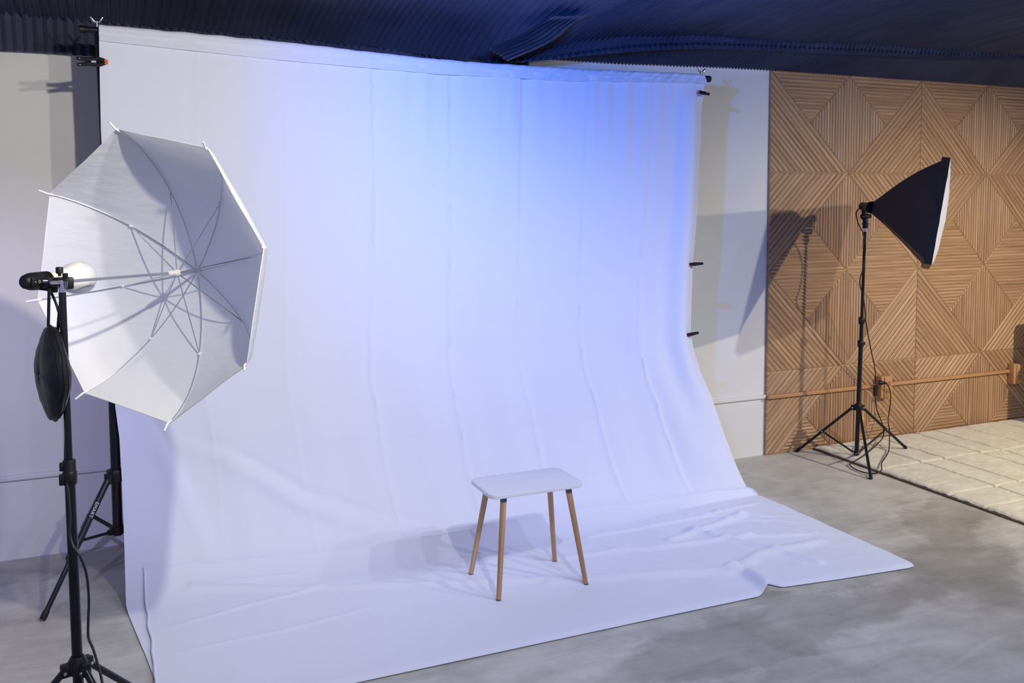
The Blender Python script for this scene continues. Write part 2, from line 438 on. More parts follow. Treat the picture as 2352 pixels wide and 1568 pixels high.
# the second sheet between that flap and the wall
def back_sheet(t):
    def f(x): return (0, lerp(-.31, -.016, t), lerp(pw(FB, x)+.032, lerp(2.285, 2.305, sstep(-1.2, 0, x)), t), (0, 0, 1))
    return f
obj('rear_pleated_sheet', strip(-1.95, 3.4, [back_sheet(k/4) for k in range(5)], .0085, .022), PLEAT, ceiling, smooth=20)

# a loose end of the front sheet that has slipped and hangs as a fold above the crossbar
TA = spl([at_y(1272, 38, -.74), at_y(1236, 56, -.66), at_y(1190, 82, -.60), at_y(1120, 110, -.55)], 8)
TB = spl([at_y(1350, 36, -.74), at_y(1312, 58, -.66), at_y(1262, 98, -.58), at_y(1166, 141, -.54)], 8)
lf = MB(); nc = 13; vs = []
for j, (p, q) in enumerate(zip(TA, TB)):
    nv = (CAM-(p+q)/2).normalized(); am = .014*sstep(0, 6, j)
    for i in range(nc):
        k = i/(nc-1); m_ = lerp(p, q, k)
        vs.append(m_+nv*(am*(1 if i % 2 else -1)+.025*math.sin(k*PI)*sstep(0, 10, j))+V((0, 0, .004*nz(i*.7, j*.2))))
lf.add(vs, [(j*nc+i, j*nc+i+1, (j+1)*nc+i+1, (j+1)*nc+i) for j in range(len(TA)-1) for i in range(nc-1)])
obj('loose_fold', lf, PLEAT, ceiling, smooth=20)

# ------------------------------------------------------------------ rug
RX = [.36, .687, .872, 1.176, 1.345, 1.60, 1.93, 2.20, 2.5, 3.2]
RY = [-.035, -.565, -1.05, -1.27, -1.72, -2.2, -2.9]
def rug_d(x, y):
    xw = x+.012*nz(x*2, y*3.1, 2)+.006*nz(x*9, y*9, 4); yw = y+.010*nz(x*3.3, y*2, 7)+.005*nz(x*11, y*9, 5)
    return min([abs(xw-q) for q in RX[1:-1]]+[abs(yw-q) for q in RY[1:-1]])
def rug_h(x, y):
    e = min(x-RX[0], RX[-1]-x, RY[0]-y, y-RY[-1])
    return .024+.0025*nz(x*40, y*40)+.003*nz(x*9, y*16, 3)-.014*math.exp(-(rug_d(x, y)/.0065)**2)-.012*math.exp(-max(e, 0)/.008)
b = MB(); NU, NW = 520, 470
for jj in range(NW):
    for ii in range(NU):
        x, y = lerp(RX[0], RX[-1], ii/(NU-1)), lerp(RY[0], RY[-1], jj/(NW-1)); b.v.append(V((x, y, rug_h(x, y))))
        b.uv.append((.85*math.exp(-(rug_d(x, y)/.0050)**2)*(.75+.5*nz(x*30, y*30, 8)), 0.0))
b.f = [(q*NU+r, q*NU+r+1, (q+1)*NU+r+1, (q+1)*NU+r) for q in range(NW-1) for r in range(NU-1)]; b.has_uv = True
rug = thing('area_rug', (1.7, -1.4, 0), 'cream rug with a carved block pattern along the wood wall', 'rug')
obj('pile', b, RUG, rug, smooth=60)
b = MB(); b.box(((RX[0]+RX[-1])/2, (RY[0]+RY[-1])/2, .005), (RX[-1]-RX[0]+.016, RY[0]-RY[-1]+.016, .010), bev=.003); obj('backing', b, BACKING, rug, label='brown backing edge')

# ------------------------------------------------------------------ backdrop cloth
XR = [(-.1, -.56), (0, -.575), (.2, -.643), (.404, -.705), (.524, -.74), (.656, -.796), (.773, -.83), (.865, -.844), (1.226, -.834), (1.45, -.813), (1.83, -.793), (2.095, -.786), (2.3, -.780)]
XL = [(-.1, -3.541), (.43, -3.544), (.604, -3.548), (.728, -3.559), (1.816, -3.576), (2.3, -3.57)]
XLF = [(-1.6, -3.42), (-1.343, -3.454), (-1.154, -3.479), (-.934, -3.512), (-.729, -3.541), (0, -3.541)]
BAR = [(0, 2.203), (.245, 2.184), (.49, 2.153), (.724, 2.149), (1, 2.160)]       # sagging crossbar, by share of its span
def barz(u):
    i = 0
    a = spl([V((q[0], 0, q[1])) for q in BAR], 10); return pw([(p.x, p.z) for p in a], u)
BARC = [barz(i/200) for i in range(201)]
def bz(u): return BARC[min(200, max(0, int(round(u*200))))]
POCK = [(0, 2.159), (.245, 2.125), (.49, 2.104), (.724, 2.107), (1, 2.133)]
CRS = [.25, .381, .512, .637, .762, .884, .125]
YB = -.45
FOLD = [(-3.45, .66), (-3.394, .60), (-3.146, .50), (-2.829, .27), (-2.526, .143), (-2.244, .06), (-1.9, .02)]
def seg_d(px, pz, a, c):
    vx, vz = c[0]-a[0], c[1]-a[1]; t = max(0, min(1, ((px-a[0])*vx+(pz-a[1])*vz)/(vx*vx+vz*vz)))
    dx, dz = px-a[0]-vx*t, pz-a[1]-vz*t; return math.hypot(dx, dz), (vx*dz-vz*dx)
def prof(u, v):
    # v 0 at the bar .. 1 at the hidden end on the floor; gives y, z of the clean surface
    z0 = lerp(.46, .87, sstep(.80, 1, u)); ztop = bz(u)
    if v < .6: return YB-.030, lerp(ztop-.01, z0, v/.6)
    if v < .9:
        t = (v-.6)/.3; yc = lerp(-.50, -.52, u); yf = lerp(-.80, -.64, sstep(.5, 1, u))
        zc = lerp(.03, .20, sstep(.80, 1, u))
        return (1-t)**2*(YB-.030)+2*t*(1-t)*yc+t*t*yf, (1-t)**2*z0+2*t*(1-t)*zc+t*t*.004
    t = (v-.9)/.1; return lerp(lerp(-.80, -.64, sstep(.5, 1, u)), -1.36, t), .004
def sheet(u, v):
    y, z = prof(u, v); xr = pw(XR, z); xl = pw(XL, z) if z > .03 else pw(XLF, y)
    x = lerp(xl, xr, u)
    k = sstep(.97, .80, v) if v > .8 else 1.0
    up = sstep(.25, 2.1, z)
    dy = 0.0
    # gathers that run down from the bar, stronger towards the right
    g = lerp(.0018, .0105, sstep(.15, .8, u))
    dy += g*(nz(u*46, .0, 1)*1.3*sstep(1.3, 2.12, z)+nz(u*21, z*.35, 6)*.8)*k
    dy += .004*nz(u*11+z*.8, z*1.7, 2)*k
    for c in CRS:        # packing creases
        d = (u-c)-.004*math.sin(z*3+c*9)
        dy += (-.0075 if c > .3 else -.0022)*math.exp(-abs(d)/.0035)*k + (.0055 if c > .3 else .0015)*math.exp(-(d/.02)**2)*(1 if d > 0 else .4)*k
    # tucks beside the pole on the right where the clips pull the cloth round
    e = sstep(.90, 1, u); dy += (.030*math.sin((u-.90)/.10*PI*2.2)*e*(1-sstep(2.0, 2.14, z))*sstep(.25, .8, z))
    # the long slack fold that swings down to the floor
    dd, sg = min((seg_d(x, z, a, c) for a, c in zip(FOLD, FOLD[1:])), key=lambda q: q[0])
    if v < .95:
        s = dd if sg > 0 else -dd           # positive above the fold
        m = sstep(-3.45, -2.75, x)*(1-sstep(-2.05, -1.75, x))
        dy += m*(-.014*math.exp(-((s+.03)/.034)**2)+.006*math.exp(-((s-.022)/.022)**2))
        # a second, softer one nearer the left hem
        s2 = (x+3.42)-(.62-z)*.36; dy += -.008*math.exp(-(s2/.045)**2)*sstep(.9, .5, z)*sstep(.02, .15, z)
        s3 = (x+3.25)-(.9-z)*.25; dy += -.005*math.exp(-(s3/.06)**2)*sstep(1.2, .7, z)*sstep(.02, .15, z)
        dy += -.012*math.exp(-(((x+1.25)-(1.0-z)*.55)/.10)**2)*sstep(1.3, .7, z)*sstep(.03, .25, z)
    dz = 0.0
    if z < .12: dz = max(0, .006*nz(x*5, y*5, 3))*k
    return V((x, y+dy, z+dz))
bd = thing('backdrop', (-2.1, -.7, 0), 'large white fabric backdrop hung from the crossbar and swept onto the floor', 'backdrop')
b = MB(); b.skin(430, 250, sheet, .0025); obj('hanging_cloth', b, CLOTH, bd, smooth=60)
# pocket the crossbar runs through
def pocket(u, v):
    ang = lerp(-.5*PI-.25, 1.02*PI, v); r = .020+.003*nz(u*40, v*2, 2)+.002*nz(u*90+v*4, v*3, 8)*sstep(.3, .8, u)
    x = lerp(-3.571, -.779, u); zc = bz(u)
    g = sstep(.25, .8, u)
    if v <= .72:
        a = lerp(-1.25*PI*.5, PI*1.0, v/.72); y = YB+r*-math.sin(a-PI*.5) if False else YB+r*math.cos(PI-a+0) if False else YB+r*math.sin(PI*.5+.0-a+PI*.0)
        # walk over the top of the bar, from behind to the front
        a2 = lerp(-.15*PI, 1.0*PI, v/.72); y = YB+r*math.cos(a2); z = zc+r*math.sin(a2)
    else:
        t = (v-.72)/.28; y = lerp(YB-r, YB-.0335, t); z = lerp(zc, pw(POCK, u)-.002, t)
    tw = .006*math.sin(u*170+9*nz(u*12, 0))*g*(.4+.6*v)
    y -= abs(nz(u*75+v*3, v, 4))*.013*g
    return V((x+tw, y-.004*(v > .5), z))
b = MB(); b.skin(420, 34, pocket, .002); obj('rod_pocket', b, CLOTH, bd, smooth=60)
# the end of the cloth folded back over the floor
FXL = [(-1.62, -3.448), (-1.362, -3.457), (-1.184, -3.459), (-.939, -3.468), (-.742, -3.475), (-.5, -3.478)]
FXR = [(-1.644, -.514), (-1.3, -.519), (-.9, -.525), (-.69, -.533), (-.62, -.555), (-.5, -.575)]
FYB = [(-3.48, -.600), (-3.231, -.615), (-2.63, -.640), (-2.176, -.640), (-1.449, -.610), (-.80, -.612), (-.571, -.622), (-.5, -.66)]
FYF = [(-3.48, -1.610), (-1.70, -1.612), (-1.30, -1.615), (-1.225, -1.600), (-1.195, -1.560), (-1.15, -1.585), (-.9, -1.615), (-.55, -1.646), (-.5, -1.640)]
def sheet_z(u, y):
    lo, hi = .6, .9
    for _ in range(22):
        m = (lo+hi)/2
        if prof(u, m)[0] > y: lo = m
        else: hi = m
    return prof(u, hi)[1]
RIDGE = [  # (points, height, width): creases measured on the photo
    ([(-3.30, -.70), (-2.9, -.85), (-2.348, -1.045), (-1.849, -1.212), (-1.251, -1.405)], .013, .035),
    ([(-1.85, -.99), (-1.306, -1.06), (-.95, -1.10)], .012, .03), ([(-1.306, -1.007), (-1.05, -.93), (-.80, -.86)], .016, .035),
    ([(-1.158, -.923), (-1.0, -1.2), (-.873, -1.472)], .014, .03), ([(-1.62, -.82), (-1.0, -.80), (-.62, -.74)], .010, .025),
    ([(-1.10, -1.02), (-.85, -1.15), (-.60, -1.22)], .010, .02), ([(-1.27, -1.40), (-1.05, -1.30), (-.7, -1.28)], .016, .045),
    ([(-1.75, -.80), (-1.45, -1.15), (-1.24, -1.42)], .009, .03), ([(-2.0, -1.2), (-1.62, -1.30), (-1.24, -1.405)], .010, .04),
    ([(-.95, -.70), (-.72, -.98), (-.60, -1.42)], .008, .02), ([(-1.05, -.76), (-.55, -.98)], .007, .016), ([(-.98, -.84), (-.56, -1.08)], .007, .016),
    ([(-2.35, -.72), (-1.9, -.95), (-1.5, -1.02)], .007, .022), ([(-3.2, -.70), (-2.9, -.73)], .005, .02), ([(-3.45, -1.0), (-3.15, -.92), (-2.8, -.86)], .005, .02), ([(-3.45, -1.2), (-3.0, -1.17), (-2.7, -1.12)], .004, .02)]
def flapf(u, v):
    x = lerp(-3.47, -.52, u); yb, yf = pw(FYB, x), pw(FYF, x)
    y = lerp(yb, yf, v); xl, xr = pw(FXL, y), pw(FXR, y); x = lerp(xl, xr, u)
    yb, yf = pw(FYB, x), pw(FYF, x); y = lerp(yb, yf, v)
    y += .006*nz(x*9, 3)*(1-v); x += .006*nz(y*9, 5)*((1-u)**8+u**8)
    z = max(.004, sheet_z(min(1, max(0, (x+3.541)/2.97)), y) if y > -.82 else .004)+.009
    inn = min(1, 12*u, 12*(1-u), 9*v, 8*(1-v)+.02)
    for pts, h, w in RIDGE:
        d = min(seg_d(x, y, a, c)[0] for a, c in zip(pts, pts[1:])); z += h*math.exp(-(d/(w*.62))**2)*max(.15, inn)
    z += (.0045*nz(x*4, y*5, 1)+.0025*nz(x*9+y*4, y*13, 4)+.0014*nz(x*22, y*26, 6))*inn*lerp(.6, 1.25, sstep(-2, -1, x))
    # the lifted pucker in the front edge
    p = math.exp(-((x+1.232-.10*(y+1.6))/.030)**2)*sstep(-1.30, -1.56, y); z += .040*p
    q = math.exp(-((x+1.185)/.028)**2)*sstep(-1.42, -1.57, y); z -= .005*q
    y += .030*math.exp(-((x+1.19)/.02)**2)*sstep(-1.45, -1.58, y)
    if v > .97: z = max(.003, z-.010*((v-.97)/.03)**2)
    return V((x, y, max(z, .0035)))
b = MB(); b.skin(420, 190, flapf, .003); obj('folded_back_end', b, CLOTH, bd, smooth=60)
hem = MB(); pts = [flapf(0.0, k/60)+V((.004, 0, .002)) for k in range(61)][::-1]+[flapf(k/160, 0)+V((0, -.003, .002)) for k in range(161)]
hem.tube(pts, .0042, 8); obj('hem', hem, CLOTH, bd)

# ------------------------------------------------------------------ backdrop stand
st = thing('backdrop_stand', (-3.565, YB, 0), 'black backdrop stand holding the crossbar of the white backdrop', 'stand')
PXL, PXR = -3.566, -.885
def upright(px, feet, ztop, nomark=True):
    b = MB(); b.cyl((px, YB, .20), (px, YB, .98), .0185); obj('lower_tube', b, BMETAL, st)
    b = MB(); b.cyl((px, YB, .95), (px, YB, 1.62), .0150); obj('middle_tube', b, BMETAL, st)
    b = MB(); b.cyl((px-.004, YB, 1.60), (px-.010, YB, ztop), .0105); obj('upper_tube', b, BMETAL, st)
    for z, r in ((.97, .024), (1.61, .020)):
        b = MB(); b.lathe((px, YB, z-.035), (0, 0, 1), [(0, r), (.004, r+.002), (.066, r+.002), (.07, r)])
        obj('lock_collar', b, BLACK, st)
    b = MB(); b.lathe((px, YB, .42), (0, 0, 1), [(0, .027), (.004, .029), (.045, .029), (.05, .025)])
    for fx, fy in feet:
        d = V((fx-px, fy-YB, 0)).normalized(); b.box(V((px, YB, .440))+d*.034, (.03, .026, .042), Matrix.Rotation(math.atan2(d.y, d.x), 3, 'Z'), .003)
    obj('leg_collar', b, BLACK, st)
    b = MB(); b.lathe((px, YB, .205), (0, 0, 1), [(0, .022), (.003, .025), (.03, .025), (.034, .021)])
    for fx, fy in feet:
        d = V((fx-px, fy-YB, 0)).normalized(); b.box(V((px, YB, .222))+d*.032, (.028, .02, .022), Matrix.Rotation(math.atan2(d.y, d.x), 3, 'Z'), .003)
    obj('brace_hub', b, BLACK, st)
    first = None
    for fx, fy in feet:
        d = V((fx-px, fy-YB, 0)).normalized(); a = V((px, YB, .438))+d*.040; e = V((fx, fy, .008)); mid = lerp(a, e, .62)
        lg = MB(); lg.cyl(a, mid, .0125); leg = obj('leg', lg, BMETAL, st)
        lg = MB(); lg.cyl(lerp(a, e, .6), e, .0095); obj('leg_extension', lg, BMETAL, leg)
        lg = MB(); lg.lathe(e-(e-a).normalized()*.03, (e-a).normalized(), [(0, .0115), (.02, .0125), (.032, .0105)]); obj('rubber_foot', lg, BLACK, leg)
        att = lerp(a, e, .46); h = V((px, YB, .222))+d*.040; sd = d.cross(V((0, 0, 1)))
        br = MB()
        for s in (-1, 1): br.cyl(h+sd*.006*s, att+sd*.006*s, .004, seg=8)
        br.cyl(att-sd*.016, att+sd*.016, .005, seg=8); obj('brace', br, BMETAL, st)
        first = first or (leg, a, e)
    return first
FB2 = at_z(157, 1287)
leg0, la, le = upright(PXL, [(-3.822, -.708), (FB2.x, FB2.y), (-3.20, -.40)], bz(0)-.012)
upright(PXR, [(-1.12, -.36), (-.72, -.12), (-.80, -.52)], bz(1)-.012)
cbp = [V((lerp(-3.638, -.752, k/40), YB, bz(min(1, max(0, (lerp(-3.638, -.752, k/40)+3.571)/2.792))))) for k in range(41)]
b = MB(); b.tube(cbp, .0125, 16); crossbar = obj('crossbar', b, BMETAL, st)
b = MB(); b.lathe(cbp[-1]-V((.012, 0, 0)), (1, 0, 0), [(0, .014), (.002, .0165), (.030, .0165), (.034, .013)]); obj('end_cap', b, BLACK, crossbar)
b = MB(); b.lathe(cbp[0]-V((.004, 0, 0)), (1, 0, 0), [(0, .012), (.002, .0145), (.022, .0145), (.024, .013)]); obj('end_cap', b, BLACK, crossbar)
for px, u in ((-3.578, 0), (-.785, 1)):
    z = bz(u); b = MB()
    b.cyl((px, YB, z+.008), (px, YB, z+.034), .0055)
    for s in (-1, 1): b.tube([V((px+s*.004, YB, z+.030)), V((px+s*.012, YB-.002, z+.036)), V((px+s*.021, YB-.003, z+.050))], [.005, .0058, .0045], 10)
    obj('wing_nut', b, CHROME, st)
# lettering printed along the front leg
fc = bpy.data.curves.new('leg_lettering', 'FONT'); fc.body = 'EMART'; fc.size = .0185; fc.extrude = .0003; fc.align_x = 'CENTER'; fc.align_y = 'CENTER'; fc.space_character = 1.1
tmp = bpy.data.objects.new('lettering_source', fc); COL.objects.link(tmp); bpy.context.view_layer.update()
lme = bpy.data.meshes.new_from_object(tmp.evaluated_get(bpy.context.evaluated_depsgraph_get())); bpy.data.objects.remove(tmp); bpy.data.curves.remove(fc)
lme.materials.clear(); lme.materials.append(WHITE_INK); lt = bpy.data.objects.new('leg_lettering', lme); COL.objects.link(lt); lt.parent = leg0; lt['label'] = 'small white lettering along the leg'
ldir = (le-la).normalized(); tp = lerp(la, le, .235); view = (CAM-tp).normalized(); nrm = (view-ldir*view.dot(ldir)).normalized()
mw = Matrix((ldir, nrm.cross(ldir), nrm)).transposed().to_4x4(); mw.translation = tp+nrm*.0128-wloc(leg0); lt.matrix_local = mw

# ------------------------------------------------------------------ spring clamps
def clamp(tip, tail, label, open_=.0):
    tip, tail = V(tip), V(tail); ax = (tail-tip).normalized(); L = (tail-tip).length
    vw = (CAM-tip).normalized(); n = (vw-ax*vw.dot(ax)).normalized(); w = n.cross(ax)
    # jaws open front to back for the clips on the pole, the flat of the handle faces the room
    t = thing('spring_clamp', tip, label, 'clamp', 'spring clamps on the backdrop')
    hn, hw = (w, n) if open_ else (n, w)
    for s in (-1, 1):
        b = MB()
        b.tube([tip+hn*s*.004, tip+ax*L*.22+hn*s*.011, tip+ax*L*.45+hn*s*.009, tip+ax*L*.6+hn*s*.008, tip+ax*L+hn*s*(.012 if open_ else .016)], [.0075, .0085, .0090, .0085, .0062], 10)
        arm = obj('jaw_arm', b, BLACK, t)
        b = MB(); b.box(tip+hn*s*.005-ax*.002, (.014, .020, .008), Matrix((ax, hw, hn)).transposed(), .002); obj('jaw_pad', b, ORANGE, arm, label='orange rubber jaw pad')
        b = MB(); b.cyl(tip+ax*L*.93+hn*s*(.012 if open_ else .016)-hw*.0072, tip+ax*L*.93+hn*s*(.012 if open_ else .016)+hw*.0072, .0025, seg=10); obj('rivet', b, CHROME, arm)
    b = MB(); b.cyl(tip+ax*L*.40-hw*.011, tip+ax*L*.40+hw*.011, .0045, seg=12); b.lathe(tip+ax*L*.46-hw*.007, hw, [(0, .007), (.014, .007)], 12); obj('spring', b, STEEL, t)
    return t
clamp(at_y(241, 142, YB-.035), at_y(177, 141, YB-.075), 'black clamp with orange tips at the upper left corner of the backdrop', .02)
clamp(at_y(1609, 212, YB-.040), at_y(1627, 216, YB-.075), 'topmost black clamp on the right edge of the backdrop, just below the crossbar')
clamp(at_y(1584, 607, YB-.040), at_y(1614, 605, YB-.065), 'middle black clamp on the right edge of the backdrop, handle level')
clamp(at_y(1578, 769, YB-.040), at_y(1604, 764, YB-.065), 'lowest black clamp on the right edge of the backdrop, handle tilted up')

# ------------------------------------------------------------------ little table
TX0, TX1, TY0, TY1, TZ = -2.259, -1.860, -1.246, -.997, .42
tb = thing('stool', (-2.06, -1.12, .014), 'small white-topped stool with four round wooden legs standing on the backdrop', 'stool')
poly = []; rr = .034
for cx_, cy_, a0 in ((TX1-rr, TY1-rr, 0), (TX0+rr, TY1-rr, .5*PI), (TX0+rr, TY0+rr, PI), (TX1-rr, TY0+rr, 1.5*PI)):
    for k in range(9): a = a0+k*PI/16; poly.append((cx_+rr*math.cos(a), cy_+rr*math.sin(a)))
b = MB(); b.prism(poly, TZ-.017, TZ, .0025); obj('tabletop', b, LAMIN, tb)
LEGW = m_wood('beech_leg', 1.12)
for (fx, fy), (tx, ty) in (((-2.249, -.985), (-2.196, -1.045)), ((-2.238, -1.262), (-2.192, -1.205)), ((-1.878, -1.003), (-1.925, -1.047)), ((-1.866, -1.268), (-1.915, -1.203))):
    fz = .016; a = V((tx, ty, TZ-.017)); e = V((fx, fy, fz)); ax = (e-a)
    lg = MB(); n = 16; pts = [lerp(a, e, k/n) for k in range(n+1)]; lg.tube(pts, [lerp(.0128, .0095, k/n) for k in range(n+1)], 18)
    lg.uv = [((q-a).dot(ax.normalized()), math.atan2((q-lerp(a, e, min(1, max(0, (q-a).dot(ax)/ax.length_squared)))).y, (q-lerp(a, e, min(1, max(0, (q-a).dot(ax)/ax.length_squared)))).x)*.011+fx*7) for q in lg.v]; lg.has_uv = True
    leg = obj('leg', lg, LEGW, tb)
    lg = MB(); lg.lathe(e-ax.normalized()*.006, ax.normalized(), [(0, .0099), (.006, .0102), (.010, .0090)]); obj('glide', lg, BARE, leg, label='grey plastic glide')
    if fy < -1.1:
        lg = MB(); lg.tube([a, lerp(a, e, .062)], [.0134, .0132], 18); obj('leg_top_band', lg, BARE, leg, label='grey band at the top of the leg')  # grey band round the top of the two front legs

# ------------------------------------------------------------------ softbox on its stand
S0 = V((.434, -.312, 0)); STOP = V((.462, -.312, 1.36))
def spole(z): return lerp(S0, V((.462, -.312, 0)), z/1.36)+V((0, 0, z))
ss = thing('light_stand', S0, 'black tripod light stand on the rug edge carrying the softbox', 'light stand', 'light stands')
b = MB(); b.cyl(spole(.03), spole(.70), .0125); obj('lower_tube', b, BMETAL, ss)
b = MB(); b.cyl(spole(.69), spole(.84), .0105); obj('middle_tube', b, BMETAL, ss)
b = MB(); b.cyl(spole(.83), spole(1.355), .0085); obj('upper_tube', b, BMETAL, ss)
b = MB(); b.cyl(spole(1.35), spole(1.385), .0075); obj('spigot', b, CHROME, ss)
for z in (.695, .832):
    b = MB(); b.lathe(spole(z-.02), (0, 0, 1), [(0, .0155), (.003, .017), (.037, .017), (.04, .0145)]); b.box(spole(z)+V((.018, -.004, 0)), (.022, .010, .018), None, .003)
    obj('lock_collar', b, BLACK, ss)
SF = [(.224, -.036), (.223, -.643), (.821, -.315)]
b = MB(); b.lathe(spole(.296), (0, 0, 1), [(0, .017), (.004, .021), (.036, .021), (.042, .016)])
for fx, fy in SF:
    d = (V((fx, fy, 0))-S0).normalized(); b.box(spole(.312)+d*.026, (.03, .022, .03), Matrix.Rotation(math.atan2(d.y, d.x), 3, 'Z'), .003)
obj('leg_collar', b, BLACK, ss)
b = MB(); b.lathe(spole(.030), (0, 0, 1), [(0, .014), (.003, .017), (.02, .017), (.024, .014)]); obj('brace_hub', b, BLACK, ss)
for fx, fy in SF:
    onrug = fx > .36; fz = .030 if onrug else .008
    d = (V((fx, fy, 0))-S0).normalized(); a = spole(.312)+d*.032; e = V((fx, fy, fz)); sd = d.cross(V((0, 0, 1)))
    b = MB(); b.cyl(a, e, .0082); leg = obj('leg', b, BMETAL, ss)
    b = MB(); b.cyl(lerp(a, e, .96), e+(e-a).normalized()*.004, .0098); obj('rubber_foot', b, BLACK, leg)
    b = MB(); b.cyl(a-sd*.012, a+sd*.012, .0035, seg=10); obj('rivet', b, CHROME, leg)
    at_ = lerp(a, e, .54); h = spole(.042)+d*.016
    b = MB(); b.tube([h, at_], .0058, 10); br = obj('brace', b, BMETAL, ss)
    b = MB(); b.cyl(at_-sd*.011, at_+sd*.011, .0035, seg=10); obj('rivet', b, CHROME, br)
    b = MB(); b.cyl(h-sd*.011, h+sd*.011, .0035, seg=10); obj('rivet', b, CHROME, br)
tg = MB(); p0 = spole(.29)+V((.012, -.026, 0))
tg.tube(spl([p0+V((.006, 0, .005)), p0+V((-.004, -.004, -.03)), p0+V((-.008, -.005, -.065)), p0+V((.004, -.004, -.11))]), [.003]*8+[.009]*17, 8, flat=V((1, 0, 0))); obj('yellow_tag', tg, YELLOW, ss, label='yellow warning tag')

HD = V((.470, -.312, 1.500))       # lamp head
AX = V((.662, -.722, -.205)).normalized()
sb = thing('softbox', HD, 'black square softbox with a white front, tilted down on its stand by the wood wall', 'softbox')
NT_p, NB_p = at_depth(2177, 364, 4.42), at_depth(2134, 605, 4.36)
edge_v = NT_p-NB_p
fc0 = (NT_p+NB_p)/2
far = V((.722, .692, -.105)).normalized()*.56
TN, BN, TF, BF = NT_p, NB_p, NT_p+far, NB_p+far
ctr = (TN+BN+TF+BF)/4; FN = (TN-BN).cross(TF-TN).normalized()
if FN.dot(AX) < 0: FN = -FN
BASE = HD+(ctr-HD)*.10; AXS = (ctr-HD).normalized()
rb = .034; up_ = (TN-BN).normalized(); sd_ = (TF-TN).normalized()
def shell(u, v):
    # u runs round the four panels, v from the neck to the rim
    k = (u*4) % 4; i = int(k) % 4; f = k-int(k)
    cor = [TN, TF, BF, BN]; rim = lerp(cor[i], cor[(i+1) % 4], f)
    sg = [(1, -1), (1, 1), (-1, 1), (-1, -1)]; q = lerp(V((*sg[i], 0)), V((*sg[(i+1) % 4], 0)), f)
    dq = (up_*q.x+sd_*q.y); dq.normalize(); nk = BASE+dq*rb
    p = lerp(nk, rim, v); out = (rim-ctr); out -= AXS*out.dot(AXS); out.normalize()
    hug = 1-abs(2*f-1)         # middle of a panel pulls in a little
    p += up_*(.030*math.sin(v*PI)*(.55+.45*max(-1, min(1, out.dot(up_))))) - out*(.010*hug*math.sin(v*PI))
    return p
b = MB(); b.skin(97, 30, shell, .002); obj('shell', b, BNYLON_T, sb, smooth=50)
b = MB()
def lip(u, v):
    p = shell(u, 1.0); return p+FN*lerp(-.026, .012, v)+(p-ctr).normalized()*(.004+.002*nz(u*60, v*2))
b.skin(97, 6, lip, .002); obj('rim_band', b, BNYLON, sb, smooth=50, label='shiny black edge band')
def diff(u, v):
    p = lerp(lerp(TN, TF, u), lerp(BN, BF, u), v); k = math.sin(u*PI)**.55*math.sin(v*PI)**.55
    return p+FN*(.010+.030*k+.004*nz(u*9, v*9))
b = MB(); b.skin(40, 40, diff, .002); obj('diffuser', b, DIFFUSER, sb, smooth=60, label='white diffuser cloth')
b = MB(); b.lathe(HD-AXS*.055, AXS, [(0, .016), (.006, .024), (.05, .025), (.08, .030), (.115, .036)]); obj('speed_ring', b, BLACK, sb)
b = MB(); b.box(HD-AXS*.02+V((0, 0, -.045)), (.022, .034, .065), Matrix.Rotation(math.atan2(AXS.y, AXS.x), 3, 'Z'), .005); b.lathe(V((.462, -.312, 1.375)), (0, 0, 1), [(0, .013), (.004, .0155), (.05, .0155), (.06, .011)])
tilt = obj('tilt_bracket', b, BLACK, sb)
b = MB(); kd = AXS.cross(V((0, 0, 1))).normalized(); b.cyl(HD+V((-.004, 0, -.055))-kd*.03, HD+V((-.004, 0, -.055))+kd*.03, .012, seg=18); b.cyl(V((.462, -.312, 1.40))-V((.026, 0, 0)), V((.462, -.312, 1.40))+V((.026, 0, 0)), .004, seg=10); obj('tilt_knob', b, BLACK, tilt)
# lead with inline switch and plug
P = [HD-AXS*.05, at_y(1967, 487, -.335), at_y(1971, 512, -.335), at_y(1982, 535, -.335), at_y(1988, 568, -.330), at_y(1983, 612, -.330), at_y(1975, 648, -.330), at_y(1984, 690, -.300), at_y(1990, 745, -.262), at_y(2000, 800, -.200), at_y(2010, 850, -.140), at_y(2010.5, 878, -.110)]
b = MB(); b.tube(spl(P, 8), .0034, 8)
cordo = obj('power_lead', b, CORD, sb)
sw = at_y(2010.5, 896, -.108)
b = MB(); b.box(sw, (.026, .016, .070), None, .006); inl = obj('inline_switch', b, BLACK, cordo)
P = [at_y(2010, 913, -.108), at_y(2014, 940, -.108), at_y(2026, 972, -.108), at_y(2030, 992, -.115), V(at_z(2024, 1010, .05)), at_z(1992, 1040, .036), at_z(1968, 1056, .034), at_z(1952, 1066, .012), at_z(1966, 1078, .009), at_z(1992, 1086, .010), at_z(2016, 1086, .036), at_z(2025, 1077, .036), at_z(2025, 1063, .036), at_z(2036, 1046, .042), at_y(2042, 1030, -.32), at_y(2043, 990, -.17), at_y(2040, 965, -.11), at_y(2045, 925, -.10), at_y(2045, 900, -.10), at_y(2039, 884, -.105), at_y(2033, 879, -.105)]
b = MB(); b.tube(spl(P, 8), .0034, 8); obj('power_lead', b, CORD, sb)
pl = at_y(2026, 879.5, -.092)
b = MB(); b.lathe(at_y(2036, 880, -.105), at_y(2018, 878, -.080)-at_y(2036, 880, -.105), [(0, .005), (.008, .009), (.012, .007), (.018, .011), (.030, .014), (.046, .015), (.048, .012)], 16); obj('plug', b, BLACK, sb)

